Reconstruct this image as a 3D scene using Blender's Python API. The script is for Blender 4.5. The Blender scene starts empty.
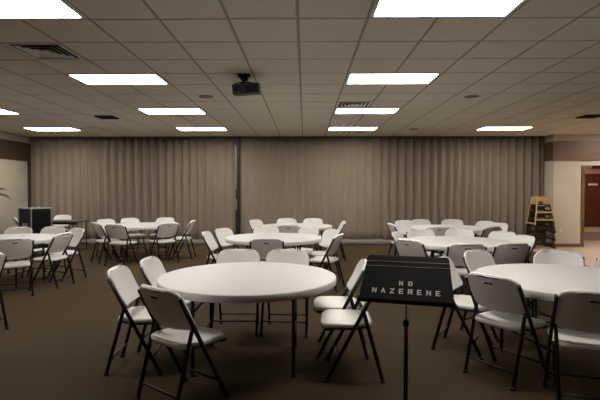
import bpy, bmesh, math, random
from mathutils import Vector, Matrix, Euler
random.seed(7)
PI = math.pi
sc = bpy.context.scene
C = sc.collection
R = math.radians

# ------------------------------------------------------------------ camera
CAM_H, F, PITCH, YAW = 1.47, 459.0, 0.0196, 0.0104
CEIL = CAM_H + 1.482
cam_d = bpy.data.cameras.new('camera'); cam_d.sensor_width = 36; cam_d.lens = F / 600 * 36
cam = bpy.data.objects.new('camera', cam_d); C.objects.link(cam)
cam.location = (0, 0, CAM_H); cam.rotation_euler = (PI / 2 - PITCH, 0, YAW)
sc.camera = cam
sc.view_settings.view_transform = 'Standard'; sc.view_settings.look = 'None'
sc.view_settings.exposure = 0.0; sc.view_settings.gamma = 1; sc.view_settings.use_curve_mapping = False

# ------------------------------------------------------------------ materials
def mat(name, col, rough=.6, metal=0, emit=None, spec=.5):
    m = bpy.data.materials.new(name); m.use_nodes = True
    b = m.node_tree.nodes['Principled BSDF']
    b.inputs['Base Color'].default_value = (*col, 1)
    b.inputs['Roughness'].default_value = rough; b.inputs['Metallic'].default_value = metal
    b.inputs['Specular IOR Level'].default_value = spec
    if emit:
        b.inputs['Emission Color'].default_value = (*emit[0], 1); b.inputs['Emission Strength'].default_value = emit[1]
    return m
def noisy(m, c1, c2, scale=20, detail=4, bump=0, stretch=(1, 1, 1), bscale=None):
    """mix two own colours by noise in object space, with an optional fine bump"""
    nt = m.node_tree; N = nt.nodes; L = nt.links; b = N['Principled BSDF']
    tc = N.new('ShaderNodeTexCoord'); mp = N.new('ShaderNodeMapping'); mp.inputs['Scale'].default_value = stretch
    L.new(tc.outputs['Object'], mp.inputs['Vector'])
    nz = N.new('ShaderNodeTexNoise'); nz.inputs['Scale'].default_value = scale; nz.inputs['Detail'].default_value = detail
    L.new(mp.outputs['Vector'], nz.inputs['Vector'])
    rp = N.new('ShaderNodeValToRGB')
    rp.color_ramp.elements[0].position = .32; rp.color_ramp.elements[1].position = .68
    rp.color_ramp.elements[0].color = (*c1, 1); rp.color_ramp.elements[1].color = (*c2, 1)
    L.new(nz.outputs['Fac'], rp.inputs['Fac']); L.new(rp.outputs['Color'], b.inputs['Base Color'])
    if bump:
        n2 = nz
        if bscale:
            n2 = N.new('ShaderNodeTexNoise'); n2.inputs['Scale'].default_value = bscale; L.new(mp.outputs['Vector'], n2.inputs['Vector'])
        bp = N.new('ShaderNodeBump'); bp.inputs['Strength'].default_value = bump; bp.inputs['Distance'].default_value = .01
        L.new(n2.outputs['Fac'], bp.inputs['Height']); L.new(bp.outputs['Normal'], b.inputs['Normal'])
    return m
M = {}
M['plastic'] = noisy(mat('white_granite_plastic', (.78, .76, .73), .42), (.70, .69, .67), (.77, .76, .74), 160, 3, .05)
M['table_plastic'] = noisy(mat('white_table_plastic', (.8, .78, .75), .5, spec=.3), (.55, .55, .54), (.60, .60, .59), 90, 3, .04)
M['frame'] = mat('charcoal_powder_coat', (.010, .010, .011), .42, 0, spec=.35)
M['rubber'] = mat('black_rubber', (.012, .012, .012), .7)
M['carpet'] = noisy(mat('brown_carpet', (.1, .08, .055), .95, spec=.08), (.037, .0265, .0155), (.060, .044, .0265), 55, 6, .5, bscale=220)
_b = M['carpet'].node_tree.nodes['Principled BSDF']      # carpet pile: fuzz that catches light at a grazing view
_b.inputs['Sheen Weight'].default_value = .8; _b.inputs['Sheen Roughness'].default_value = .18; _b.inputs['Sheen Tint'].default_value = (.60, .42, .25, 1)
M['tile_floor'] = noisy(mat('tan_tile', (.55, .42, .3), .3), (.50, .38, .27), (.6, .46, .34), 3, 4, .02)
M['ceil'] = noisy(mat('ceiling_tile', (.6, .56, .48), .95, spec=.1), (.76, .71, .61), (.86, .81, .70), 45, 6, .25, bscale=130)
M['grid'] = mat('ceiling_grid_paint', (.36, .33, .27), .6)
M['light_frame'] = mat('white_enamel', (.75, .74, .72), .4)
M['diffuser'] = mat('lit_diffuser', (.9, .9, .9), .5, emit=((1.0, .94, .86), 26))
M['curtain'] = noisy(mat('taupe_partition_fabric', (.25, .21, .17), .8, spec=.2), (.235, .19, .145), (.26, .212, .163), 3.0, 3, .06, stretch=(4, 4, .5), bscale=80)
M['hem'] = mat('partition_sweep', (.22, .18, .15), .8)
M['post'] = mat('dark_bronze_post', (.03, .028, .027), .4, .5)
M['steel'] = mat('worn_steel', (.45, .44, .43), .4, .9)
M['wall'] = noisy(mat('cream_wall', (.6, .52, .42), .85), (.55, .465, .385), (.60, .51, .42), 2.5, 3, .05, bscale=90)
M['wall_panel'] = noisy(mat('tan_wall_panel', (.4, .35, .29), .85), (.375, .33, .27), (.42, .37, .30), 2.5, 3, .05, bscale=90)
def wood(name, a, b, rough=.4, axis=0):
    s = [14, 14, 14]; s[axis] = 1.2
    return noisy(mat(name, a, rough), a, b, 2.2, 6, .03, stretch=tuple(s))
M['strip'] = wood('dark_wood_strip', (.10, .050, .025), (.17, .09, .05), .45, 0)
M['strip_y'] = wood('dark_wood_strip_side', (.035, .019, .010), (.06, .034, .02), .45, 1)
M['trimwood'] = wood('brown_wood_trim', (.13, .065, .03), (.2, .105, .055), .4, 2)
M['door'] = wood('red_brown_door', (.09, .026, .013), (.14, .042, .02), .35, 2)
M['pinkwall'] = noisy(mat('salmon_hall_wall', (.62, .36, .26), .8), (.58, .33, .24), (.66, .39, .29), 2, 3)
M['mat'] = noisy(mat('walk_off_mat', (.2, .14, .11), .95), (.18, .12, .10), (.24, .17, .14), 60, 4, .3)
M['oak'] = wood('light_oak', (.50, .33, .13), (.62, .43, .19), .35, 2)
M['walnut'] = wood('dark_walnut', (.014, .008, .006), (.026, .015, .009), .35, 2)
M['black'] = mat('black_metal', (.004, .004, .0045), .55, 0, spec=.15)
M['blackcase'] = noisy(mat('black_case_panel', (.012, .012, .015), .55, spec=.2), (.010, .011, .015), (.016, .018, .024), 40, 3)
M['alu'] = mat('brushed_aluminium', (.36, .37, .38), .35, .7)
M['letter'] = mat('white_stencil_paint', (.75, .75, .74), .6)
M['proj'] = mat('projector_shell', (.035, .033, .032), .45)
M['glass'] = mat('lens_glass', (.01, .01, .015), .05)
M['vent'] = mat('vent_enamel', (.8, .78, .73), .5)
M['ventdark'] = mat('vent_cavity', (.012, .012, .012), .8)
M['grille'] = mat('speaker_grille', (.27, .25, .21), .8)
M['plate'] = mat('outlet_ivory', (.75, .68, .55), .4)
M['leaf'] = noisy(mat('palm_leaf', (.03, .06, .02), .5), (.025, .05, .015), (.06, .10, .035), 8, 3)
M['stem'] = noisy(mat('palm_stem', (.12, .09, .05), .8), (.09, .07, .035), (.15, .11, .06), 30, 3)
M['pot'] = mat('brown_pot', (.10, .055, .035), .5)
M['soil'] = noisy(mat('soil', (.03, .02, .015), 1), (.02, .015, .01), (.05, .035, .025), 60, 4, .5)
M['greytop'] = mat('dark_grey_laminate', (.075, .075, .072), .4)
M['halllight'] = mat('lit_hall_diffuser', (.9, .9, .9), .5, emit=((1.0, .86, .70), 14))

# ------------------------------------------------------------------ mesh builder
class MB:
    def __init__(s): s.bm = bmesh.new(); s.mi = 0; s.k = 0
    def inc(s): return len(s.bm.faces)
    def _set(s, faces):
        for f in faces: f.material_index = s.mi
    def box(s, x0, x1, y0, y1, z0, z1, bev=0, mx=None):
        vs = [s.bm.verts.new(((x0, x1)[i & 1], (y0, y1)[i >> 1 & 1], (z0, z1)[i >> 2])) for i in range(8)]
        fs = [s.bm.faces.new([vs[i] for i in q]) for q in ((0, 2, 3, 1), (4, 5, 7, 6), (0, 1, 5, 4), (2, 6, 7, 3), (0, 4, 6, 2), (1, 3, 7, 5))]
        s._set(fs)
        if bev:
            es = list({e for f in fs for e in f.edges})
            r = bmesh.ops.bevel(s.bm, geom=es, offset=bev, segments=2, profile=.6, affect='EDGES')
            vs = list({v for v in r['verts']} | {v for v in vs if v.is_valid})
        if mx is not None: bmesh.ops.transform(s.bm, matrix=mx, verts=[v for v in vs if v.is_valid])
        return s
    def tube(s, pts, r, n=8, flat=1.0, cap=True):
        pts = [Vector(p) for p in pts]; rs = r if isinstance(r, (list, tuple)) else [r] * len(pts)
        rings = []; up = None
        for i, p in enumerate(pts):
            t = (pts[min(i + 1, len(pts) - 1)] - pts[max(i - 1, 0)]).normalized()
            a = up if up is not None else (Vector((1, 0, 0)) if abs(t.x) < .8 else Vector((0, 0, 1)))
            a = (a - t * a.dot(t)).normalized(); b = t.cross(a); up = a
            k = 1.0
            if 0 < i < len(pts) - 1:
                t1 = (pts[i] - pts[i - 1]).normalized(); k = 1 / max(.5, t.dot(t1))
            rings.append([s.bm.verts.new(p + rs[i] * (a * math.cos(2 * PI * j / n) * flat + b * math.sin(2 * PI * j / n) * k)) for j in range(n)])
        fs = []
        for A, B in zip(rings, rings[1:]):
            for j in range(n): fs.append(s.bm.faces.new((A[j], A[(j + 1) % n], B[(j + 1) % n], B[j])))
        if cap: fs += [s.bm.faces.new(rings[0][::-1]), s.bm.faces.new(rings[-1])]
        for f in fs: f.smooth = True
        fs[-1].smooth = fs[-2].smooth = not cap
        s._set(fs); return s
    def lathe(s, prof, n=48, loc=(0, 0, 0)):
        rings = []
        for r, z in prof:
            if r < 1e-5: rings.append([s.bm.verts.new((loc[0], loc[1], loc[2] + z))])
            else: rings.append([s.bm.verts.new((loc[0] + r * math.cos(2 * PI * j / n), loc[1] + r * math.sin(2 * PI * j / n), loc[2] + z)) for j in range(n)])
        fs = []
        for A, B in zip(rings, rings[1:]):
            for j in range(n):
                q = [A[j % len(A)], A[(j + 1) % len(A)], B[(j + 1) % len(B)], B[j % len(B)]]
                q = [v for i, v in enumerate(q) if v not in q[:i]]
                if len(q) > 2: fs.append(s.bm.faces.new(q))
        for f in fs: f.smooth = True
        s._set(fs); return s
    def poly(s, pts):
        f = s.bm.faces.new([s.bm.verts.new(p) for p in pts]); s._set([f]); return s
    def build(s, name, mats, parent=None, smooth_angle=None, loc=None):
        bmesh.ops.recalc_face_normals(s.bm, faces=s.bm.faces)
        me = bpy.data.meshes.new(name); s.bm.to_mesh(me); s.bm.free()
        for m in (mats if isinstance(mats, (list, tuple)) else [mats]): me.materials.append(m)
        o = bpy.data.objects.new(name, me); C.objects.link(o)
        if parent: o.parent = parent
        if loc: o.location = loc
        return o
def tag(o, label, cat, group=None, kind=None):
    o['label'] = label; o['category'] = cat
    if group: o['group'] = group
    if kind: o['kind'] = kind
    return o
def empty(name, loc=(0, 0, 0), rz=0):
    o = bpy.data.objects.new(name, None); C.objects.link(o)
    o.location = loc; o.rotation_euler = (0, 0, rz); o.empty_display_size = .1
    return o
def struct(o): o['kind'] = 'structure'; return o
def kids(o): return [c for c in bpy.data.objects if c.parent == o]
def copy_tree(o, parent=None):
    c = o.copy(); C.objects.link(c)
    if parent: c.parent = parent
    for ch in kids(o): copy_tree(ch, c)
    return c

# ------------------------------------------------------------------ room
XL, YC, YR, XC = -7.56, 12.55, 12.12, 6.53       # left wall, curtain line, right facing wall, its left corner
DX0, DX1, DZ = 7.33, 8.33, 2.05                 # doorway opening
XE, YB, YH, XH = 10.6, -2.6, 19.0, 13.6          # right end, wall behind the camera, end of the hall, hall's right side
GX, GY, T, TX = -.060, 3.367, .6096, .599         # ceiling grid origin and module

m = MB(); m.poly([(XL, YB, 0), (XE, YB, 0), (XE, 8.4, 0), (5.55, 8.4, 0), (5.55, YR, 0), (5.55, YC + .3, 0), (XL, YC + .3, 0)])
struct(m.build('floor', M['carpet']))
m = MB(); m.poly([(5.55, 8.4, .0), (XE, 8.4, .0), (XE, YR, 0), (XH, YR, 0), (XH, YH, 0), (6.9, YH, 0), (6.9, YC + .3, 0), (5.55, YC + .3, 0)])
struct(m.build('floor_tile', M['tile_floor']))

lights = [(-5, 0), (1, 0), (-5, 4), (1, 4), (-5, 8), (1, 8), (-5, 12), (1, 12), (7, 12), (-11, 8), (-11, 12), (13, 8), (13, 12)]
vents = [(-5, 2), (1, 7), (-7, 9), (9, 9)]
skip = {(c + i, r) for c, r in lights for i in (0, 1)} | set(vents[:2])
xs = lambda c: GX + c * TX
ys = lambda r: GY + r * T
m = MB()
c0, c1 = math.floor((XL - GX) / TX), math.ceil((XE - GX) / TX)
r0, r1 = math.floor((YB - GY) / T), math.ceil((YC + .2 - GY) / T)
g = .014
for c in range(c0, c1):
    for r in range(r0, r1):
        if (c, r) in skip: continue
        x0, x1 = max(xs(c) + g, XL), min(xs(c + 1) - g, XE)
        y0, y1 = max(ys(r) + g, YB), min(ys(r + 1) - g, YC + .25)
        if x1 - x0 < .02 or y1 - y0 < .02: continue
        if x0 > XC - .05 and y0 > YR: continue
        m.box(x0, x1, y0, y1, CEIL, CEIL + .02)
struct(m.build('ceiling', M['ceil']))
m = MB(); m.box(XL, XE, YB, YC + .3, CEIL + .02, CEIL + .06)
for c in range(c0, c1 + 1):
    if XL < xs(c) < XE: m.box(xs(c) - g, xs(c) + g, YB, YC + .2, CEIL + .004, CEIL + .02)
for r in range(r0, r1 + 1):
    if YB < ys(r) < YC + .2: m.box(XL, XE, ys(r) - g, ys(r) + g, CEIL + .0045, CEIL + .02)
struct(m.build('ceiling_grid', M['grid']))

def wall(name, x0, x1, y0, y1, z0, z1, mm): return struct(MB().box(x0, x1, y0, y1, z0, z1).build(name, mm))
Z1 = 2.28; Z2 = 2.77                              # dark wood band on the walls
# left wall with its panel joints
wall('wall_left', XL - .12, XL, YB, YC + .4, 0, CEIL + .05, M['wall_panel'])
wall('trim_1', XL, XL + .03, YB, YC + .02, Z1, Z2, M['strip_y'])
wall('baseboard_left', XL, XL + .015, YB, YC, 0, .10, M['trimwood'])
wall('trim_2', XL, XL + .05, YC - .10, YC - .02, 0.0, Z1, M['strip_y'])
wall('wall_back', XL - .12, XC + .2, YC + .28, YC + .4, 0, CEIL + .05, M['wall'])
wall('wall_rear', XL - .12, XE + .12, YB - .12, YB, 0, CEIL + .05, M['wall'])
wall('wall_east', XE, XE + .12, YB, YR, 0, CEIL + .05, M['wall'])
# right facing wall with the doorway
m = MB(); m.box(XC, DX0, YR, YR + .14, 0, CEIL + .05); m.box(DX1, XE + .12, YR, YR + .14, 0, CEIL + .05); m.box(DX0, DX1, YR, YR + .14, DZ, CEIL + .05)
struct(m.build('wall_right', M['wall']))
wall('wall_niche', XC, XC + .12, YR + .14, YC + .3, 0, CEIL + .05, M['wall'])
m = MB(); m.box(XC - .03, XE, YR - .03, YR, Z1, Z2); m.box(XC - .03, XC, YR, YC + .0, Z1, Z2)
struct(m.build('trim_3', M['strip']))
m = MB(); m.box(XC - .045, XE, YR - .045, YR - .03, Z2 - .05, Z2 + .01); m.box(XC - .045, XE, YR - .04, YR - .03, Z1 - .005, Z1 + .05)
struct(m.build('trim_4', M['trimwood']))
m = MB(); m.box(XC - .015, DX0 - .08, YR - .015, YR, 0, .085); m.box(DX1 + .08, XE, YR - .015, YR, 0, .085); m.box(XC - .015, XC, YR, YC, 0, .085)
struct(m.build('baseboard_right', M['trimwood']))
# door opening: frame with stops
m = MB()
m.box(DX0 - .08, DX0, YR - .025, YR + .165, 0, DZ + .08, .004); m.box(DX1, DX1 + .08, YR - .025, YR + .165, 0, DZ + .08, .004)
m.box(DX0 - .08, DX1 + .08, YR - .026, YR + .166, DZ, DZ + .09, .004)
m.box(DX0, DX0 + .02, YR + .06, YR + .10, 0, DZ); m.box(DX1 - .02, DX1, YR + .06, YR + .10, 0, DZ)
struct(m.build('door_1', M['trimwood']))
# hall beyond
m = MB(); m.box(6.9, 7.02, YR + .14, YH, 0, 2.75); struct(m.build('wall_hall_left', M['pinkwall']))
m = MB(); m.box(6.9, XH + .12, YH, YH + .12, 0, 2.75); struct(m.build('wall_hall_end', M['pinkwall']))
m = MB(); m.box(XH, XH + .12, YR + .14, YH, 0, 2.75); struct(m.build('wall_hall_right', M['pinkwall']))
m = MB(); m.box(XE + .12, XH, YR, YR + .14, 0, 2.75); struct(m.build('wall_hall_front', M['pinkwall']))
m = MB(); m.box(6.9, XH, YR + .14, YH, 2.7, 2.75); struct(m.build('ceiling_hall', M['ceil']))
hd = struct(MB().box(11.22, 12.3, YH - .05, YH, 0.01, 2.18, .004).build('door_2', M['door']))
MB().box(11.30, 11.36, YH - .075, YH - .045, .95, 1.42, .006).build('door_pull', M['steel'], hd)
MB().box(11.62, 12.0, YH - .058, YH - .048, 1.70, 1.78).build('sign_plate', M['letter'], hd)
m = MB(); m.box(11.14, 11.22, YH - .07, YH, 0, 2.26); m.box(12.3, 12.38, YH - .07, YH, 0, 2.26); m.box(11.14, 12.38, YH - .07, YH, 2.18, 2.26)
struct(m.build('trim_5', M['pinkwall']))
t = MB().box(7.6, 10.6, 13.7, 16.5, .0, .012, .004).build('entrance_mat', M['mat'])
tag(t, 'brown walk-off mat on the hall floor beyond the open doorway', 'mat')
for hx, hy in ((9.3, 14.2), (11.2, 17.4)):
    h = empty('hall_light', (hx, hy, 2.699))
    m = MB(); m.box(-.61, .61, -.3, .3, -.03, 0); m.build('housing', M['light_frame'], h)
    MB().box(-.57, .57, -.27, .27, -.035, -.03).build('diffuser', M['halllight'], h)
    tag(h, 'warm lit ceiling panel in the hall ' + ('just past the doorway' if hy < 15 else 'near the red-brown end door'), 'ceiling light', 'hall ceiling lights')

t = empty('door_closer', (DX0 + .35, YR - .03, DZ + .05))
MB().box(-.16, .12, -.05, 0, -.025, .035, .006).build('body', M['black'], t)
MB().tube([(.06, -.03, -.02), (.2, -.16, -.02)], .009).build('arm', M['black'], t)
tag(t, 'small dark door closer on top of the brown doorway frame', 'door closer')
t = empty('wall_outlet', (6.73, YR, .44))
MB().box(-.037, .037, -.007, 0, -.058, .058, .003).build('cover_plate', M['plate'], t)
for dz in (-.02, .02): MB().box(-.016, .016, -.010, -.006, dz - .014, dz + .014, .003).build('socket', M['plate'], t)
tag(t, 'ivory wall outlet low on the cream wall beside the doorway', 'outlet')

# ------------------------------------------------------------------ ceiling fixtures
LL = {(-5, 0): 'large lit ceiling panel at the top left edge of the photo, nearest on that side',
      (1, 0): 'large lit ceiling panel at the top right, nearest the camera',
      (-5, 4): 'lit ceiling panel left of the projector, second in its row from the camera',
      (1, 4): 'lit ceiling panel right of the projector, second in its row from the camera',
      (-5, 8): 'lit ceiling panel left of the projector, third in its row from the camera',
      (1, 8): 'lit ceiling panel right behind the pale square air vent',
      (-5, 12): 'lit ceiling panel close to the partition, just left of its dark post',
      (1, 12): 'lit ceiling panel close to the partition, farthest of the row right of centre',
      (7, 12): 'lit ceiling panel at far right, close to the partition and doorway wall',
      (-11, 8): 'lit ceiling panel cut off by the left edge of the photo',
      (13, 8): 'lit ceiling panel beyond the right edge of the photo, nearer the camera', (13, 12): 'lit ceiling panel beyond the right edge of the photo, near the doorway wall',
      (-11, 12): 'lit ceiling panel at far left, close to the left corner of the partition'}
def make_light():
    r = empty('ceiling_light')
    w, d = 2 * TX - .024, T - .024
    m = MB(); f = .035
    m.box(-w / 2, w / 2, -d / 2, -d / 2 + f, -.004, .018); m.box(-w / 2, w / 2, d / 2 - f, d / 2, -.004, .018)
    m.box(-w / 2, -w / 2 + f, -d / 2, d / 2, -.0041, .018); m.box(w / 2 - f, w / 2, -d / 2, d / 2, -.0041, .018)
    m.build('frame', M['light_frame'], r)
    m = MB(); m.box(-w / 2 + f, w / 2 - f, -d / 2 + f, d / 2 - f, 0.002, .012); m.build('diffuser', M['diffuser'], r)
    return r
L0 = make_light()
for i, (c, r) in enumerate(lights):
    o = L0 if i == 0 else copy_tree(L0)
    o.location = (xs(c + 1), (ys(r) + ys(r + 1)) / 2, CEIL)
    tag(o, LL[(c, r)], 'ceiling light', 'fluorescent ceiling panels')
def make_vent(pale):
    r = empty('ceiling_vent'); h = TX / 2 - .013
    MB().box(-h, h, -h, h, .012, .019).build('backing', M['ventdark'], r)
    ring = lambda m, a, b, z0, z1: [m.box(-a, a, -a, -b, z0, z1), m.box(-a, a, b, a, z0, z1), m.box(-a, -b, -b, b, z0, z1), m.box(b, a, -b, b, z0, z1)]
    m = MB(); ring(m, h, h - .035, -.003, .015); m.build('frame', M['vent'] if pale else M['ventdark'], r)
    for k, a in enumerate((.215, .155, .095)):
        m = MB(); n = 4     # sloped square louvres
        q = [[(sx * (a - o_), sy * (a - o_), z) for sx, sy in ((-1, -1), (1, -1), (1, 1), (-1, 1))] for o_, z in ((0, -.004), (.032, .010))]
        for i in range(4): m.poly([q[0][i], q[0][(i + 1) % 4], q[1][(i + 1) % 4], q[1][i]])
        o = m.build('louvre', M['vent'] if pale else M['ventdark'], r)
    MB().box(-.045, .045, -.045, .045, -.004, .008).build('centre_plate', M['vent'] if pale else M['ventdark'], r)
    return r
VL = ['square louvred air vent beside the nearest ceiling panel at top left', 'square air vent just in front of the third lit panel right of centre',
      'small dark air vent above the far left round table', 'small dark air vent at the right edge, above the doorway wall']
V0 = make_vent(True); V1 = copy_tree(V0); VD = make_vent(False); VE = copy_tree(VD)
for i, (c, r) in enumerate(vents):
    o = (V0, V1, VD, VE)[i]
    o.location = (xs(c + .5), ys(r + .5), CEIL - (.020 if i > 1 else 0))
    if i > 1: o.scale = (.62, .62, 1)
    tag(o, VL[i], 'air vent', 'ceiling air vents')
def make_spk():
    r = empty('ceiling_speaker')
    MB().lathe([(0, -.006), (.07, -.0065), (.092, -.007)], 32).build('grille', M['grille'], r)
    MB().lathe([(.092, -.009), (.108, -.008), (.112, 0), (.09, 0), (.092, -.009)], 32).build('rim', M['grille'], r)
    return r
S0 = make_spk()
for i, (x, y, l) in enumerate([(-1.55, 7.22, 'round recessed ceiling speaker left of and behind the projector'),
                               (2.62, 7.25, 'round recessed ceiling speaker right of the second lit panel row'),
                               (2.62, 11.05, 'round recessed ceiling speaker close to the partition, right of the last lit panel')]):
    o = S0 if i == 0 else copy_tree(S0); o.location = (x, y, CEIL); tag(o, l, 'speaker', 'ceiling speakers')

# projector
p = empty('projector', (-.755, 5.88, CEIL))
m = MB(); m.box(-.10, .06, -.07, .07, -.02, 0, .004); m.build('ceiling_plate', M['black'], p)
m = MB(); m.tube([(-.02, 0, -.01), (-.02, 0, -.115)], .018, 12); m.box(-.06, .03, -.05, .05, -.07, -.02, .006); m.tube([(-.09, -.03, -.01), (-.02, 0, -.10)], .008); m.tube([(.05, -.03, -.01), (-.02, 0, -.10)], .008)
m.build('mount_arm', M['black'], p)
m = MB(); m.box(-.07, .07, -.06, .06, -.118, -.10, .005)
for a in (-1, 1): m.tube([(a * .06, .03, -.105), (a * .13, .08, -.125)], .008); m.tube([(a * .06, -.03, -.105), (a * .13, -.07, -.125)], .008)
m.build('bracket', M['black'], p)
RX = Matrix.Rotation(R(-4), 4, 'Y') @ Matrix.Rotation(R(6), 4, 'X')
m = MB(); m.box(-.172, .172, -.13, .13, -.248, -.120, .014, RX); body = m.build('body', M['proj'], p)
m = MB(); m.lathe([(.0, .0), (.034, .0), (.040, .012), (.040, .03), (.0, .03)], 24); bmesh.ops.transform(m.bm, matrix=RX @ Matrix.Translation((-.10, -.125, -.178)) @ Matrix.Rotation(PI / 2, 4, 'X'), verts=m.bm.verts[:]); m.build('lens', M['glass'], body)
m = MB()
for k in range(7): m.box(.0 + k * .02, .012 + k * .02, -.134, -.128, -.23, -.155, 0, RX)
m.build('grille', M['black'], body)
tag(p, 'dark ceiling-mounted projector hanging from the tiled ceiling', 'projector')

# ------------------------------------------------------------------ accordion partitions
def curtain(x0, x1, prof, z0=.05):
    m = MB(); bm = m.bm; n = int((x1 - x0) / .02); zs = [z0, .4, 1.0, 1.8, 2.5, CEIL - .012]
    grid = []
    for i in range(n + 1):
        x = x0 + (x1 - x0) * i / n; a, per = prof(x); 
        ph[0] += 2 * PI * (x1 - x0) / n / per
        w = a * (math.asin(math.sin(ph[0])) / (PI / 2) * .75 + math.sin(ph[0]) * .25)
        grid.append([bm.verts.new((x, YC + w + .006 * math.sin(x * 3.1 + z * 2), z)) for z in zs])
    for A, B in zip(grid, grid[1:]):
        for k in range(len(zs) - 1): f = bm.faces.new((A[k], B[k], B[k + 1], A[k + 1])); f.smooth = True
    return m, bm
def smooth(a, b, x): t = min(1, max(0, (x - a) / (b - a))); return t * t * (3 - 2 * t)
XP = -1.83
ph = [0.0]
def prof_left(x): return (.014 + .052 * smooth(-6.9, -5.4, x) * (1 - .75 * smooth(-2.9, -1.9, x)), .215)
def prof_right(x): return (.012 + .014 * smooth(-1.6, -.2, x) * (1 - smooth(.3, 1.4, x)) + .055 * smooth(1.4, 2.8, x), .215)
def solid(o, t):
    md = o.modifiers.new('solid', 'SOLIDIFY'); md.thickness = t; md.offset = 1; return o
cl = empty('accordion_partition', (0, 0, 0))
m, _ = curtain(XL + .03, XP - .05, prof_left); solid(m.build('pleated_panel', M['curtain'], cl), .006)
m = MB(); m.box(XL + .03, XP - .05, YC - .06, YC + .06, CEIL - .012, CEIL + .004); m.build('track', M['post'], cl)
m = MB(); m.box(XP - .055, XP + .0, YC - .07, YC + .07, .01, CEIL - .01, .006); po = m.build('lead_post', M['post'], cl)
m = MB(); m.box(XP - .045, XP - .02, YC - .095, YC - .068, .95, 1.25, .005); m.build('latch', M['steel'], po)
m = MB(); m.box(XP - .045, XP - .03, YC - .078, YC - .068, 1.5, 2.7, .003); m.build('edge_rail', M['steel'], po)
tag(cl, 'pleated taupe folding partition left of the dark post', 'partition', 'folding partitions')
cr = empty('accordion_partition', (0, 0, 0))
ph = [0.0]
m, _ = curtain(XP + .06, XC - .05, prof_right); solid(m.build('pleated_panel', M['curtain'], cr), .006)
m = MB(); m.box(XP + .02, XC - .05, YC - .06, YC + .06, CEIL - .012, CEIL + .004); m.build('track', M['post'], cr)
m = MB(); m.box(XP + .005, XP + .06, YC - .07, YC + .07, .01, CEIL - .01, .006); m.build('lead_post', M['post'], cr)
# bottom sweep: a wavy strip that sags and ripples
def sweep(x0, x1, par):
    m = MB(); n = int((x1 - x0) / .03); G = []
    for i in range(n + 1):
        x = x0 + (x1 - x0) * i / n; s = math.sin(x * 7.3) * .5 + math.sin(x * 12.9 + 1) * .3
        G.append([m.bm.verts.new((x, YC - .058 - .004 * s, .15 + .012 * s)), m.bm.verts.new((x, YC - .066 - .006 * s, .08)), m.bm.verts.new((x, YC - .072 - .018 * s, .006))])
    for A, B in zip(G, G[1:]):
        for k in range(2): f = m.bm.faces.new((A[k], B[k], B[k + 1], A[k + 1])); f.smooth = True
    solid(m.build('bottom_sweep', M['hem'], par), .004)
sweep(XL + .1, XP - .06, cl); sweep(XP + .07, XC - .08, cr)
tag(cr, 'pleated taupe folding partition right of the dark post, reaching the doorway wall', 'partition', 'folding partitions')

# ------------------------------------------------------------------ folding chair
def rrect_panel(W, Hh, r_top, r_bot, nu, nv, pos, thick=.022, dish=0):
    """closed rounded panel; pos(x, t, z) maps panel coordinates (x across, t along 0..Hh) to a point; dish hollows its underside"""
    bm = bmesh.new()
    ts = [Hh * i / nv for i in range(nv + 1)]
    ts = sorted(set(ts + [r_bot * (1 - math.cos(a)) for a in (.35, .7, 1.05)] + [Hh - r_top * (1 - math.cos(a)) for a in (.35, .7, 1.05)]))
    def hw(t):
        if t < r_bot: d = r_bot - t; return W / 2 - r_bot + math.sqrt(max(0, r_bot ** 2 - d * d))
        if t > Hh - r_top: d = t - (Hh - r_top); return W / 2 - r_top + math.sqrt(max(0, r_top ** 2 - d * d))
        return W / 2
    us = [-1 + 2 * i / nu for i in range(nu + 1)]
    V = [[bm.verts.new((u * max(hw(t), .02), t, 0)) for u in us] for t in ts]
    for i in range(len(ts) - 1):
        for j in range(len(us) - 1): bm.faces.new((V[i][j], V[i][j + 1], V[i + 1][j + 1], V[i + 1][j]))
    r = bmesh.ops.extrude_face_region(bm, geom=bm.faces[:])
    low = [v for v in r['geom'] if isinstance(v, bmesh.types.BMVert)]
    for v in low: v.co.z -= thick
    bmesh.ops.recalc_face_normals(bm, faces=bm.faces)
    under = [f for f in bm.faces if all(v.co.z < -thick + 1e-5 for v in f.verts)]
    rim = [e for e in bm.edges if len(e.link_faces) == 2 and e.link_faces[0].normal.dot(e.link_faces[1].normal) < .5 and abs((e.verts[0].co - e.verts[1].co).z) < 1e-4]
    bmesh.ops.bevel(bm, geom=rim, offset=thick * .34, segments=2, profile=.5, affect='EDGES')
    if dish:
        under = [f for f in bm.faces if all(v.co.z < -thick + 1e-5 for v in f.verts)]
        bmesh.ops.inset_region(bm, faces=under, thickness=.010, depth=0)
        under = [f for f in bm.faces if all(v.co.z < -thick + 1e-5 for v in f.verts) and all(abs(v.co.x) < W / 2 - .005 for v in f.verts)]
        r = bmesh.ops.inset_region(bm, faces=under, thickness=.004, depth=-dish)
    for v in bm.verts: v.co = pos(v.co.x, v.co.y, v.co.z)
    for f in bm.faces: f.smooth = True
    mb = MB(); mb.bm.free(); mb.bm = bm
    return mb
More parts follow.
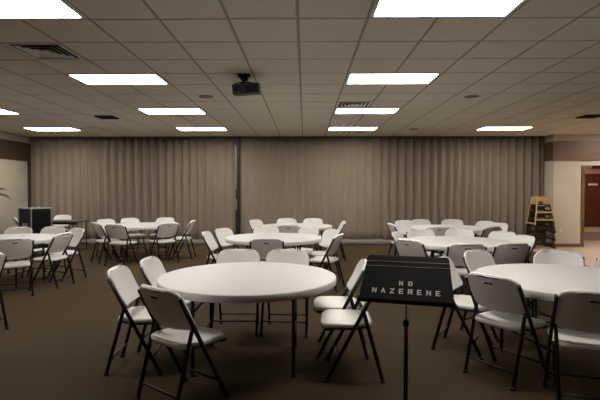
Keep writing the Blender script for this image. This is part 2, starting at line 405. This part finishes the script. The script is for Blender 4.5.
def make_chair():
    r = empty('folding_chair')
    # seat: dished moulded plastic; t runs from the rear edge (y=-.19) to the front (y=.21)
    def spos(x, t, z):
        d = .010 * math.cos(min(1, abs(x) / .22) * PI / 2) * math.sin(min(1, max(0, t / .40)) * PI)
        roll = .016 * max(0, (t - .33) / .07) ** 2
        return Vector((x, -.19 + t + (.012 * (1 - (x / .22) ** 2) if t > .3 else 0), .452 + z - d - roll))
    rrect_panel(.445, .40, .075, .10, 12, 8, spos, .040).build('seat', M['plastic'], r)
    # backrest: leans back and wraps around the sitter
    lean = R(26); BW, BH = .478, .335
    def bpos(x, t, z):
        q = (abs(x) / .239) ** 2
        c = .045 * (1 - q)                              # hollow towards the sitter
        t2 = t - .022 * q * max(0, t / BH)              # arched top edge
        bulge = .012 * math.sin(min(1, max(0, t / BH)) * PI)
        off = z - c - bulge + .030
        return Vector((x * (.955 + .045 * t / BH), -.105 - t2 * math.sin(lean) + off * math.cos(lean), .540 + t2 * math.cos(lean) + off * math.sin(lean)))
    bk = rrect_panel(BW, BH, .115, .05, 14, 9, bpos, .030).build('backrest', M['plastic'], r)
    # hand slot: rear lip round a shallow face, painted black as a hollow's shade
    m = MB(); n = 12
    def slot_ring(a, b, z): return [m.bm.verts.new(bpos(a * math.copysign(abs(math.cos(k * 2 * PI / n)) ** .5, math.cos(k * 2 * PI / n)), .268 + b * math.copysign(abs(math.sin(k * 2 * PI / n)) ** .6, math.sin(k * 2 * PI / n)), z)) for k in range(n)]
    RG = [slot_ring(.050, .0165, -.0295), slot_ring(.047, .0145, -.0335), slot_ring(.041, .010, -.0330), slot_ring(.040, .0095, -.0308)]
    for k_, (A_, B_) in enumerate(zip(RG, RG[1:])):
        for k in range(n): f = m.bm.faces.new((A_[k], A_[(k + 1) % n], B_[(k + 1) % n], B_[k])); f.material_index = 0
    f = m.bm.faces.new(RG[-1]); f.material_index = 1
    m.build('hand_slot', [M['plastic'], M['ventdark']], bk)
    for sx in (-1, 1):
        # long tube: back upright running down into the front leg
        A = [(sx * .226, -.232, .775), (sx * .230, -.112, .545), (sx * .230, .168, .012)]
        lg = MB().tube(A, .0155, 10, .85).build('leg', M['frame'], r)
        MB().tube([(sx * .230, .162, .024), (sx * .230, .175, -.0)], .0185, 10).build('foot_cap', M['rubber'], lg)
        B = [(sx * .212, -.108, .560), (sx * .208, -.125, .515), (sx * .205, -.262, .012)]
        lg = MB().tube(B, .0155, 10, .85).build('leg', M['frame'], r)
        MB().tube([(sx * .205, -.259, .024), (sx * .205, -.265, .0)], .0185, 10).build('foot_cap', M['rubber'], lg)
        m = MB(); m.tube([(sx * .228, -.128, .432), (sx * .215, -.05, .412), (sx * .215, .15, .412)], .009, 8); m.box(*sorted((sx * .19, sx * .222)), .13, .18, .395, .418, .004)
        m.build('seat_rail', M['frame'], r)
    MB().tube([(-.230, .104, .135), (.230, .104, .135)], .009, 8).build('cross_bar', M['frame'], r)
    MB().tube([(-.205, -.232, .120), (.205, -.232, .120)], .009, 8).build('cross_bar', M['frame'], r)
    return r
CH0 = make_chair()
BACK = .25                      # back-top sits this far behind the chair's origin
seats = []                      # [back-top x, back-top y, bearing it faces, label, group]
def put_chair(x, y, ang, label, group):
    """chair at (x, y) on the floor turned by ang (0 = facing +Y); kept in a list until all chairs are known"""
    f = ang + PI / 2
    seats.append([x - BACK * math.cos(f), y - BACK * math.sin(f), f, label, group])
def box_of(c):
    f = Vector((math.cos(c[2]), math.sin(c[2]))); r = Vector((f.y, -f.x)); o = Vector((c[0], c[1])) + f * BACK
    return [o + r * a + f * b for a, b in ((-.2475, -.28), (.2475, -.28), (.2475, .226), (-.2475, .226))], f, r
def gap(A, B):
    """overlap depth of two footprints along the best separating axis, 0 when apart"""
    best = None
    for ax in (A[1], A[2], B[1], B[2]):
        a = [v.dot(ax) for v in A[0]]; b = [v.dot(ax) for v in B[0]]
        d = min(max(a), max(b)) - max(min(a), min(b))
        if d <= 0: return 0, None
        if best is None or d < best[0]: best = (d, ax if sum(a) > sum(b) else -ax)
    return best
def settle():
    """neighbours round a table make room: they turn parallel first, then slide apart"""
    for it in range(400):
        moved = False; Bx = [box_of(c) for c in seats]
        for i in range(len(seats)):
            for j in range(i + 1, len(seats)):
                if abs(seats[i][0] - seats[j][0]) + abs(seats[i][1] - seats[j][1]) > 1.8: continue
                d, ax = gap(box_of(seats[i]), box_of(seats[j]))
                if not d: continue
                moved = True
                for c, o, sg in ((seats[i], seats[j], 1), (seats[j], seats[i], -1)):
                    df = (c[2] - o[2] + PI) % (2 * PI) - PI
                    if abs(df) < 1.9: c[2] -= math.copysign(min(R(.6), abs(df) / 2), df)
                    st = min(d + .001, .003) / 2 if abs(df) > .04 else min(d + .001, .012) / 2
                    c[0] += ax.x * sg * st; c[1] += ax.y * sg * st
        for c in seats:                       # keep seats clear of the table legs
            P, f, r = box_of(c)
            for tc, rz in TABLES:
                for sx in (-1, 1):
                    for sy in (-1, 1):
                        lx, ly = sx * .40, sy * .36; q = Vector((tc[0] + lx * math.cos(rz) - ly * math.sin(rz), tc[1] + lx * math.sin(rz) + ly * math.cos(rz)))
                        o = Vector((c[0], c[1])) + f * BACK; v = q - o; a, b = v.dot(r), v.dot(f)
                        if abs(a) < .268 and -.2 < b < .25: c[0] -= f.x * .006; c[1] -= f.y * .006; moved = True
        if not moved: break
def place_chairs():
    settle()
    for i, (bx, by, f, label, group) in enumerate(seats):
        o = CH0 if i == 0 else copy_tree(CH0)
        o.location = (bx + BACK * math.cos(f), by + BACK * math.sin(f), 0); o.rotation_euler = (0, 0, f - PI / 2)
        tag(o, label, 'chair', group)
def chair_at(tc, th, rad, label, group, turn=0):
    """chair whose backrest stands rad from the table centre at bearing th (deg from +X), facing the table"""
    a = R(th); bx, by = tc[0] + rad * math.cos(a), tc[1] + rad * math.sin(a)
    face = a + PI + R(turn)                    # direction it looks at
    x, y = bx + BACK * math.cos(face), by + BACK * math.sin(face)
    put_chair(x, y, face - PI / 2, label, group)
def chair_u(tc, u, side, rad, label, group, turn=0):
    """same, the bearing chosen on the far or near half of the table along one sight direction"""
    k = math.tan(math.atan((u - 300) / F) - YAW)
    best = None
    for i in range(1440):
        th = i / 4
        px, py = tc[0] + rad * math.cos(R(th)), tc[1] + rad * math.sin(R(th))
        if (py - tc[1] > 0) != (side == 'far'): continue
        e = abs(px / py - k)
        if best is None or e < best[0]: best = (e, th)
    chair_at(tc, best[1], rad, label, group, turn)

# ------------------------------------------------------------------ round folding table
def make_table():
    r = empty('round_table')
    Rr, H = .762, .737
    MB().lathe([(0, H), (Rr - .012, H), (Rr - .004, H - .003), (Rr, H - .010), (Rr, H - .053), (Rr - .006, H - .06), (Rr - .03, H - .06), (Rr - .034, H - .03), (0, H - .03)], 96).build('tabletop', M['table_plastic'], r)
    for sx in (-1, 1):
        for sy in (-1, 1):
            lg = MB().tube([(sx * .40, sy * .33, H - .035), (sx * .40, sy * .355, .5), (sx * .40, sy * .36, .006)], .015, 10).build('leg', M['frame'], r)
            MB().tube([(sx * .40, sy * .36, .025), (sx * .40, sy * .36, 0)], .019, 10).build('foot_cap', M['rubber'], lg)
        MB().tube([(sx * .40, -.36, .24), (sx * .40, .36, .24)], .011, 8).build('cross_bar', M['frame'], r)
        MB().tube([(sx * .40, -.34, H - .045), (sx * .40, .34, H - .045)], .014, 8).build('hinge_bar', M['frame'], r)
        MB().tube([(sx * .40, 0, .5), (sx * .26, 0, .62), (sx * .10, 0, H - .04)], .010, 8).build('brace', M['frame'], r)
        MB().tube([(sx * .40, -.36, .50), (sx * .40, .36, .50)], .009, 8).build('cross_bar', M['frame'], r)
    MB().box(-.4, .4, -.02, .02, H - .06, H - .03).build('centre_rail', M['frame'], r)
    return r
TB0 = make_table()
T1, T2, T3 = (-.49, 3.97), (-.495, 7.3), (-.18, 9.75)
T4, T5, T6 = (2.25, 3.9), (2.24, 6.75), (2.92, 9.3)
T7, T8 = (-4.68, 7.1), (-3.53, 10.0)
TABLES = []
for i, (tc, l, rz) in enumerate([
    (T1, 'large white round folding table in the foreground left of the music stand', 0),
    (T2, 'white round folding table directly behind the foreground one, second in the middle row', 4),
    (T3, 'white round folding table farthest in the middle row, close to the dark post', 0),
    (T4, 'white round folding table at the right edge, nearest on the right side', 8),
    (T5, 'white round folding table behind the music stand, second in the right row', 72),
    (T6, 'white round folding table farthest in the right row, in front of the partition', 5),
    (T7, 'white round folding table at the left edge of the photo', 0),
    (T8, 'white round folding table at far left in front of the pleated partition', 30)]):
    o = TB0 if i == 0 else copy_tree(TB0); TABLES.append((tc, R(rz)))
    o.location = (tc[0], tc[1], 0); o.rotation_euler = (0, 0, R(rz)); tag(o, l, 'table', 'round folding tables')

G = 'white folding chairs around the '
g1, g2, g3 = G + 'foreground table', G + 'second middle table', G + 'far middle table'
g4, g5, g6 = G + 'right edge table', G + 'second right table', G + 'far right table'
g7, g8 = G + 'left edge table', G + 'far left table'
w = 'white chair '
# foreground table
def chair_xy(x, y, bearing, label, group): put_chair(x, y, R(bearing - 90), label, group)
chair_xy(-.84, 3.27, 53, w + 'nearest the camera, back turned, at front left of the foreground table', g1)
chair_xy(-1.34, 3.88, 10, w + 'at the left side of the foreground table, the left one of two there', g1)
chair_xy(-1.255, 4.32, -6, w + 'at the back left of the foreground table, right of its leftmost chair', g1)
chair_at(T1, 101, 1.08, w + 'facing the camera behind the foreground table, left of two there', g1)
chair_at(T1, 75, 1.08, w + 'facing the camera behind the foreground table, right of two there', g1)
chair_xy(.30, 4.22, 170, w + 'right of the foreground table, the farther of two beside the music stand', g1)
chair_xy(.35, 3.73, 182, w + 'right of the foreground table, its back hidden behind the music stand', g1)
# right edge table
chair_xy(1.64, 3.68, 33, w + 'with back turned right beside the music stand, at the right edge table', g4)
chair_xy(1.96, 3.22, 72, w + 'with back turned, cut off by the right edge of the photo', g4)
chair_at(T4, 111, 1.12, w + 'facing the camera at the left end behind the right edge table', g4, 24)
chair_xy(1.52, 4.28, -32, w + 'half hidden behind the right end of the music stand', g4)
chair_at(T4, 65, 1.14, w + 'facing the camera behind the right edge table, in front of the doorway wall', g4)
chair_at(T4, 38, 1.16, w + 'only its left edge showing at the right rim, below the doorway', g4)
# second middle table
chair_at(T2, 183, 1.08, w + 'at the left side of the second middle table, seen edge on', g2)
chair_u(T2, 221.6, 'far', 1.10, w + 'at back left of the second middle table, right of its edge-on chair', g2)
chair_u(T2, 266.5, 'near', 1.05, w + 'with back turned between the foreground table and the second middle table', g2)
chair_u(T2, 266, 'far', 1.10, w + 'facing the camera behind the second middle table, left of the greyish back', g2)
chair_u(T2, 311, 'far', 1.10, w + 'facing the camera behind the second middle table, right of the greyish back', g2)
chair_at(T2, -24, 1.11, w + 'at the right side of the second middle table, the nearer of two', g2)
chair_at(T2, 22, 1.04, w + 'at the right side of the second middle table, the farther of two', g2)
# far middle table
chair_u(T3, 288.5, 'near', 1.06, w + 'with back turned at the far middle table, between two facing the camera', g3)
chair_u(T3, 254.5, 'far', 1.10, w + 'at the left end behind the far middle table, close to the dark post', g3)
chair_u(T3, 287.5, 'far', 1.10, w + 'behind the far middle table, in the middle of its back row', g3)
chair_u(T3, 312.5, 'far', 1.10, w + 'behind the far middle table, right of its back row', g3)
chair_at(T3, 2, 1.02, w + 'seen from the side at the right of the far middle table', g3)
# second right table
chair_u(T5, 422, 'far', 1.08, w + 'facing the camera at the back left of the second right table', g5)
chair_u(T5, 460.5, 'far', 1.08, w + 'facing the camera in the middle behind the second right table', g5)
chair_u(T5, 503, 'far', 1.08, w + 'facing the camera at the back right of the second right table', g5)
chair_at(T5, -4, .96, w + 'at the right end of the second right table, turned sideways', g5)
chair_u(T5, 469.5, 'near', 1.10, w + 'with back turned at near side of the second right table, left of two', g5)
chair_u(T5, 512, 'near', 1.10, w + 'with back turned at the near right of the second right table', g5)
chair_u(T5, 408.5, 'near', 1.08, w + 'with back turned, above the music stand, left of the second right table', g5)
chair_at(T5, 152, .93, w + 'at left end of second right table, behind the chair above the stand', g5)
# far right table
chair_at(T6, 186, 1.22, w + 'seen edge on at the left end of the far right table', g6)
chair_u(T6, 406, 'far', 1.06, w + 'at the back left of the far right table, right of the edge-on chair', g6)
chair_u(T6, 421.5, 'far', 1.10, w + 'behind the far right table, leftmost of its back row', g6)
chair_u(T6, 451.5, 'far', 1.10, w + 'behind the far right table, in the middle of its back row', g6)
chair_u(T6, 486.5, 'far', 1.10, w + 'behind the far right table, rightmost of its back row', g6)
chair_at(T6, 4, .98, w + 'at the right end of the far right table, nearest the high chairs', g6)
chair_u(T6, 440, 'near', 1.08, w + 'with back turned at the near left of the far right table', g6)
chair_u(T6, 494, 'near', 1.08, w + 'with back turned at the near right of the far right table', g6)
# left edge table
chair_u(T7, 21.5, 'far', 1.10, w + 'facing the camera behind the left edge table, in front of the black case', g7)
chair_u(T7, 53, 'far', 1.10, w + 'facing the camera behind the left edge table, its right end', g7)
chair_u(T7, 14, 'near', 1.12, w + 'with back turned at the near side of the left edge table', g7)
chair_at(T7, -4, .98, w + 'at the right end of the left edge table, the nearer of two', g7, -2)
chair_at(T7, 45, 1.08, w + 'at right end of the left edge table, the farther, seen edge on', g7)
put_chair(-3.48, 4.72, R(68), w + 'cut off at the left rim of the photo, only a corner showing', 'white folding chair at the left rim')
# far left table
chair_at(T8, 221, 1.0, w + 'with back turned at the far left table, leftmost', g8)
chair_u(T8, 114, 'near', 1.10, w + 'with back turned, near side of far left table, second from its left', g8)
chair_u(T8, 105.5, 'far', 1.12, w + 'behind the far left table, leftmost of its back row', g8)
chair_u(T8, 128, 'far', 1.10, w + 'behind the far left table, in the middle of its back row', g8)
chair_u(T8, 166, 'far', 1.10, w + 'behind the far left table, rightmost of its back row', g8)
chair_u(T8, 169, 'near', 1.06, w + 'with back turned at the right of the far left table', g8)
chair_at(T8, 2, 1.08, w + 'seen edge on at the right end of the far left table', g8)
# by the long table
put_chair(-6.50, 12.05, R(180), w + 'alone behind the dark side table, beside the black case', 'white folding chairs by the side table')
put_chair(-6.90, 11.3, R(-58), w + 'mostly hidden behind the left side of the black case', 'white folding chairs by the side table')

place_chairs()

# ------------------------------------------------------------------ dark side table at the left
t = empty('folding_table', (-5.80, 11.35, 0), R(0))
MB().box(-.93, .33, -.30, .30, .70, .738, .008).build('tabletop', M['greytop'], t)
for x in (-.75, .25):
    for y in (-.24, .24):
        lg = MB().tube([(x, y, .70), (x, y, .005)], .016, 10).build('leg', M['frame'], t)
        MB().tube([(x, y, .03), (x, y, 0)], .020, 10).build('foot_cap', M['rubber'], lg)
    MB().tube([(x, -.24, .28), (x, .24, .28)], .012, 8).build('cross_bar', M['frame'], t)
    MB().tube([(x, 0, .28), (x - math.copysign(.28, x), 0, .69)], .010, 8).build('brace', M['frame'], t)
MB().box(-.85, .27, -.28, -.26, .655, .70).build('apron', M['frame'], t)
tag(t, 'dark grey rectangular folding table by the partition, beside the black case', 'table')

# road case
t = empty('road_case', (-6.21, 10.50, 0), R(-28))
W, D, z0, z1 = .50, .50, .08, 1.085
MB().box(-W / 2 + .02, W / 2 - .02, -D / 2 + .02, D / 2 - .02, z0, z1 - .02, .006).build('body', M['blackcase'], t)
m = MB()
for sx in (-1, 1):
    for sy in (-1, 1): m.box(*sorted((sx * W / 2, sx * (W / 2 - .022))), *sorted((sy * D / 2, sy * (D / 2 - .022))), z0, z1, .006)
for z in (z0, z1 - .022):
    for s in (-1, 1):
        m.box(-W / 2, W / 2, *sorted((s * D / 2, s * (D / 2 - .022))), z, z + .022, .006); m.box(*sorted((s * W / 2, s * (W / 2 - .022))), -D / 2, D / 2, z, z + .022, .006)
m.build('edge_trim', M['alu'], t)
for sx in (-1, 1):
    for sy in (-1, 1):
        for z in (z0 + .02, z1 - .02):
            m = MB(); m.lathe([(0, .03), (.02, .024), (.03, 0), (.02, -.024), (0, -.03)], 12, (sx * (W / 2 - .022), sy * (D / 2 - .022), z)); m.build('corner_cap', M['alu'], t)
        c = MB().tube([(sx * .18 - .012, sy * .18, .04), (sx * .18 + .012, sy * .18, .04)], .04, 16).build('caster', M['rubber'], t)
        MB().box(sx * .18 - .02, sx * .18 + .02, sy * .18 - .02, sy * .18 + .02, .045, z0 + .005).build('fork', M['steel'], c)
m = MB(); m.box(-.09, .09, -D / 2 + .005, -D / 2 + .022, .62, .74, .004); m.tube([(-.06, -D / 2 + .005, .68), (-.05, -D / 2 - .02, .68), (.05, -D / 2 - .02, .68), (.06, -D / 2 + .005, .68)], .009)
m.build('handle', M['alu'], t)
m = MB(); m.box(W / 2 - .022, W / 2 - .014, -.19, .19, .14, 1.0, .004); m.build('front_panel', M['black'], t)
tag(t, 'black wheeled equipment case with grey metal edges at the left', 'equipment case')

# ------------------------------------------------------------------ potted palm at the left edge
t = empty('potted_palm', (-6.86, 9.75, 0))
MB().lathe([(0, 0), (.15, 0), (.17, .05), (.20, .36), (.215, .37), (.215, .40), (.19, .40), (.185, .35), (0, .35)], 32).build('pot', M['pot'], t)
MB().lathe([(0, .355), (.1, .36), (.184, .352)], 24).build('soil', M['soil'], t)
m = MB()
for k in range(4):
    a = k * 1.6; m.tube([(.03 * math.cos(a), .03 * math.sin(a), .35), (.05 * math.cos(a), .05 * math.sin(a), .9), (.04 * math.cos(a + .5), (.04 * math.sin(a + .5)), 1.5)], [.018, .014, .010])
m.build('stem', M['stem'], t)
rr = random.Random(3)
for k in range(12):
    a = k * 2.399 + .2; ln = .38 + .16 * rr.random(); el = .15 + .9 * rr.random(); z = 1.22 + .26 * rr.random()
    m = MB(); n = 9; prev = None; pts = []
    for i in range(n + 1):
        s = i / n; rad = ln * s * math.cos(el * (1 - .4 * s)); pts.append(Vector((rad * math.cos(a), rad * math.sin(a), z + ln * s * math.sin(el) - .38 * ln * s * s)))
    m.tube(pts, [.006 * (1 - .7 * i / n) for i in range(n + 1)], 6)
    for i in range(2, n + 1):
        tdir = (pts[i] - pts[i - 1]).normalized(); sd = tdir.cross(Vector((0, 0, 1))).normalized()
        for sg in (-1, 1):
            d = (sd * sg * .8 + tdir * .7 + Vector((0, 0, -.25))).normalized(); L_ = .14 * (1 - .45 * abs(i / n - .5)); nrm = tdir.cross(d).normalized()
            wv = d.cross(nrm) * .014; p0 = pts[i]; p1 = p0 + d * L_ * .5; p2 = p0 + d * L_ + Vector((0, 0, -.03))
            m.poly([p0, p1 + wv + nrm * .003, p2, p1 - wv + nrm * .003])
    m.build('frond', M['leaf'], t)
tag(t, 'green potted palm at the left edge of the photo by the cream wall', 'plant')

# ------------------------------------------------------------------ music stand
t = empty('music_stand', (.585, 2.64, 0), R(-16))
tilt = R(47)          # desk leans away from the reader
# desk plane: x across, y up the slope, z towards the reader
DM = Matrix.Translation((0, -.115, .848)) @ Matrix.Rotation(R(90 - 45), 4, 'X')
DW, DWT, DH = .52, .475, .325
m = MB()
vs = []
def deskpt(x, y, z): return DM @ Vector((x, y, z))
outline = []
for cx, cy, a0 in ((DW / 2 - .012, .012, -90), (DWT / 2 - .02, DH - .02, 0), (-DWT / 2 + .02, DH - .02, 90), (-DW / 2 + .012, .012, 180)):
    rr_ = .012 if cy < .1 else .02
    for k in range(5): a = R(a0 + k * 22.5); outline.append((cx + rr_ * math.cos(a), cy + rr_ * math.sin(a)))
top = [m.bm.verts.new(deskpt(x, y, .003)) for x, y in outline]; bot = [m.bm.verts.new(deskpt(x, y, -.003)) for x, y in outline]
m.bm.faces.new(top); m.bm.faces.new(bot[::-1])
for i in range(len(top)): j = (i + 1) % len(top); m.bm.faces.new((top[i], bot[i], bot[j], top[j]))
dk = m.build('desk', M['black'], t)
m = MB(); m.box(-DW / 2, DW / 2, -.004, .002, -.003, .034, .0015, DM); m.box(-DW / 2, DW / 2, -.004, .016, .031, .036, .0015, DM); m.build('ledge', M['black'], dk)
m = MB()
for y in (.245, .280): m.box(-.238, .238, y - .0012, y + .0012, .003, .0050, 0, DM)
m.build('crease', M['steel'], dk)
m = MB(); m.box(-.05, .05, .06, .16, -.03, -.003, .004, DM)
m.build('swivel_bracket', M['black'], t)
hub = deskpt(0, .11, -.02)
m = MB(); m.tube([(0, hub.y, hub.z), (0, hub.y + .0, .72), (0, hub.y, .60)], .008, 12); m.build('inner_tube', M['steel'], t)
m = MB(); m.tube([(0, hub.y, .73), (0, hub.y, .10)], .0125, 14); m.build('outer_tube', M['black'], t)
MB().lathe([(0, .70), (.018, .70), (.018, .735), (0, .735)], 16, (0, hub.y, 0)).build('collar', M['black'], t)
MB().lathe([(.012, .14), (.03, .12), (.03, .08), (0, .07)], 20, (0, hub.y, 0)).build('base_hub', M['black'], t)
for k in range(3):
    a = R(90 + 120 * k); d = Vector((math.cos(a), math.sin(a), 0)); b0 = Vector((0, hub.y, 0))
    lg = MB().tube([b0 + d * .01 + Vector((0, 0, .115)), b0 + d * .13 + Vector((0, 0, .07)), b0 + d * .28 + Vector((0, 0, .012))], .009, 10, 1.3).build('leg', M['black'], t)
    MB().tube([b0 + d * .27 + Vector((0, 0, .014)), b0 + d * .30 + Vector((0, 0, .008))], .011, 10).build('foot_cap', M['rubber'], lg)
# stencilled letters, each a set of painted strokes on a 3 x 5 cell
GL = {'N': [(0, 0, 0, 1), (0, 1, 1, 0), (1, 0, 1, 1)], 'O': [(0, 0, 0, 1), (0, 1, 1, 1), (1, 1, 1, 0), (1, 0, 0, 0)], 'D': [(0, 0, 0, 1), (0, 1, .8, 1), (1, .85, 1, .15), (.8, 0, 0, 0)],
      'A': [(0, 0, .5, 1), (.5, 1, 1, 0), (.2, .38, .8, .38)], 'Z': [(0, 1, 1, 1), (1, 1, 0, 0), (0, 0, 1, 0)],
      'E': [(0, 0, 0, 1), (0, 1, 1, 1), (0, .5, .8, .5), (0, 0, 1, 0)], 'R': [(0, 0, 0, 1), (0, 1, 1, 1), (1, 1, 1, .5), (1, .5, 0, .5), (.45, .5, 1, 0)]}
def write(word, cx, y, pitch, lw, lh, st=.0066):
    for i, ch in enumerate(word):
        m = MB()
        ox = cx + (i - (len(word) - 1) / 2) * pitch - lw / 2
        for x0, y0, x1, y1 in GL[ch]:
            a = Vector((ox + x0 * lw, y + y0 * lh)); b = Vector((ox + x1 * lw, y + y1 * lh)); d = (b - a).normalized(); n_ = Vector((-d.y, d.x)) * st / 2; e = d * st / 2
            m.poly([deskpt(q.x, q.y, .0036 + .00005 * m.inc()) for q in (a - e - n_, b + e - n_, b + e + n_, a - e + n_)])
        m.build('letter', M['letter'], dk)
write('ND', -.002, .118, .052, .016, .024); write('NAZERENE', 0, .062, .0500, .019, .027)
tag(t, 'black metal music stand with white stencilled letters in the foreground', 'music stand')

# ------------------------------------------------------------------ wooden high chairs, nested
def make_high(mm):
    r = empty('high_chair')
    H = .74
    def leg(sx, sy, z): k = (1 - z / H); return Vector((sx * (.150 + .105 * k), sy * (.150 + .105 * k), z))
    def bar(m, a, b, w, h):
        d = (b - a).normalized(); up = Vector((0, 0, 1)); s = d.cross(up).normalized() * w / 2; u = up * h / 2
        A = [m.bm.verts.new(a + s * i + u * j) for i, j in ((-1, -1), (1, -1), (1, 1), (-1, 1))]; B = [m.bm.verts.new(b + s * i + u * j) for i, j in ((-1, -1), (1, -1), (1, 1), (-1, 1))]
        m.bm.faces.new(A); m.bm.faces.new(B[::-1])
        for i in range(4): m.bm.faces.new((A[i], A[(i + 1) % 4], B[(i + 1) % 4], B[i]))
    for sx in (-1, 1):
        for sy in (-1, 1):
            m = MB(); a, b = leg(sx, sy, 0), leg(sx, sy, H - .03); A = []
            for p_ in (a, b): A.append([m.bm.verts.new(p_ + Vector((i * .0125, j * .0115, 0))) for i, j in ((-1, -1), (1, -1), (1, 1), (-1, 1))])
            m.bm.faces.new(A[0]); m.bm.faces.new(A[1][::-1])
            for i in range(4): m.bm.faces.new((A[0][i], A[0][(i + 1) % 4], A[1][(i + 1) % 4], A[1][i]))
            m.build('leg', mm, r)
    for z in (.14, .33):
        m = MB(); bar(m, leg(-1, -1, z), leg(1, -1, z), .015, .04); m.build('front_rung', mm, r)
    m = MB(); bar(m, leg(-1, 1, .2), leg(1, 1, .2), .010, .11 if mm is M['walnut'] else .035); m.build('back_rung', mm, r)
    for sx in (-1, 1):
        m = MB(); bar(m, leg(sx, -1, .04), leg(sx, 1, .04), .015, .04); m.build('side_runner', mm, r)
        m = MB(); bar(m, leg(sx, -1, .56), leg(sx, 1, .56), .02, .05); m.build('side_rail', mm, r)
        m = MB(); bar(m, leg(sx, -1, .71), leg(sx, 1, .71), .022, .04); m.build('arm_rest', mm, r)
    m = MB(); m.box(-.125, .125, -.125, .125, .485, .50, .004); m.build('seat', mm, r)
    m = MB(); bar(m, leg(-1, 1, .66), leg(1, 1, .66), .014, .15 if mm is M['walnut'] else .12); m.build('backrest', mm, r)
    m = MB(); bar(m, leg(-1, -1, .67), leg(1, -1, .67), .022, .035); m.build('front_bar', mm, r)
    return r
HA = make_high(M['oak']); HB = make_high(M['walnut']); HC = copy_tree(HB); HD = copy_tree(HB)
for o, z, l in ((HB, 0, 'dark wooden high chair at the bottom of the stack by the partition'), (HC, .20, 'dark wooden high chair second from the floor in the stack by the partition'), (HD, .40, 'dark wooden high chair directly under the light oak one in the stack'),
                (HA, .60, 'light oak high chair on top of the stack beside the doorway wall')):
    o.location = (6.10, 11.93, z); o.rotation_euler = (0, 0, R(-2)); tag(o, l, 'high chair', 'stacked high chairs')

# ------------------------------------------------------------------ world: a closed room, almost no ambient
wd = bpy.data.worlds.new('world'); sc.world = wd; wd.use_nodes = True
wd.node_tree.nodes['Background'].inputs['Color'].default_value = (.02, .018, .015, 1)
try:
    sc.cycles.use_denoising = True; sc.cycles.max_bounces = 8; sc.cycles.diffuse_bounces = 5; sc.cycles.sample_clamp_indirect = 4
except Exception: pass
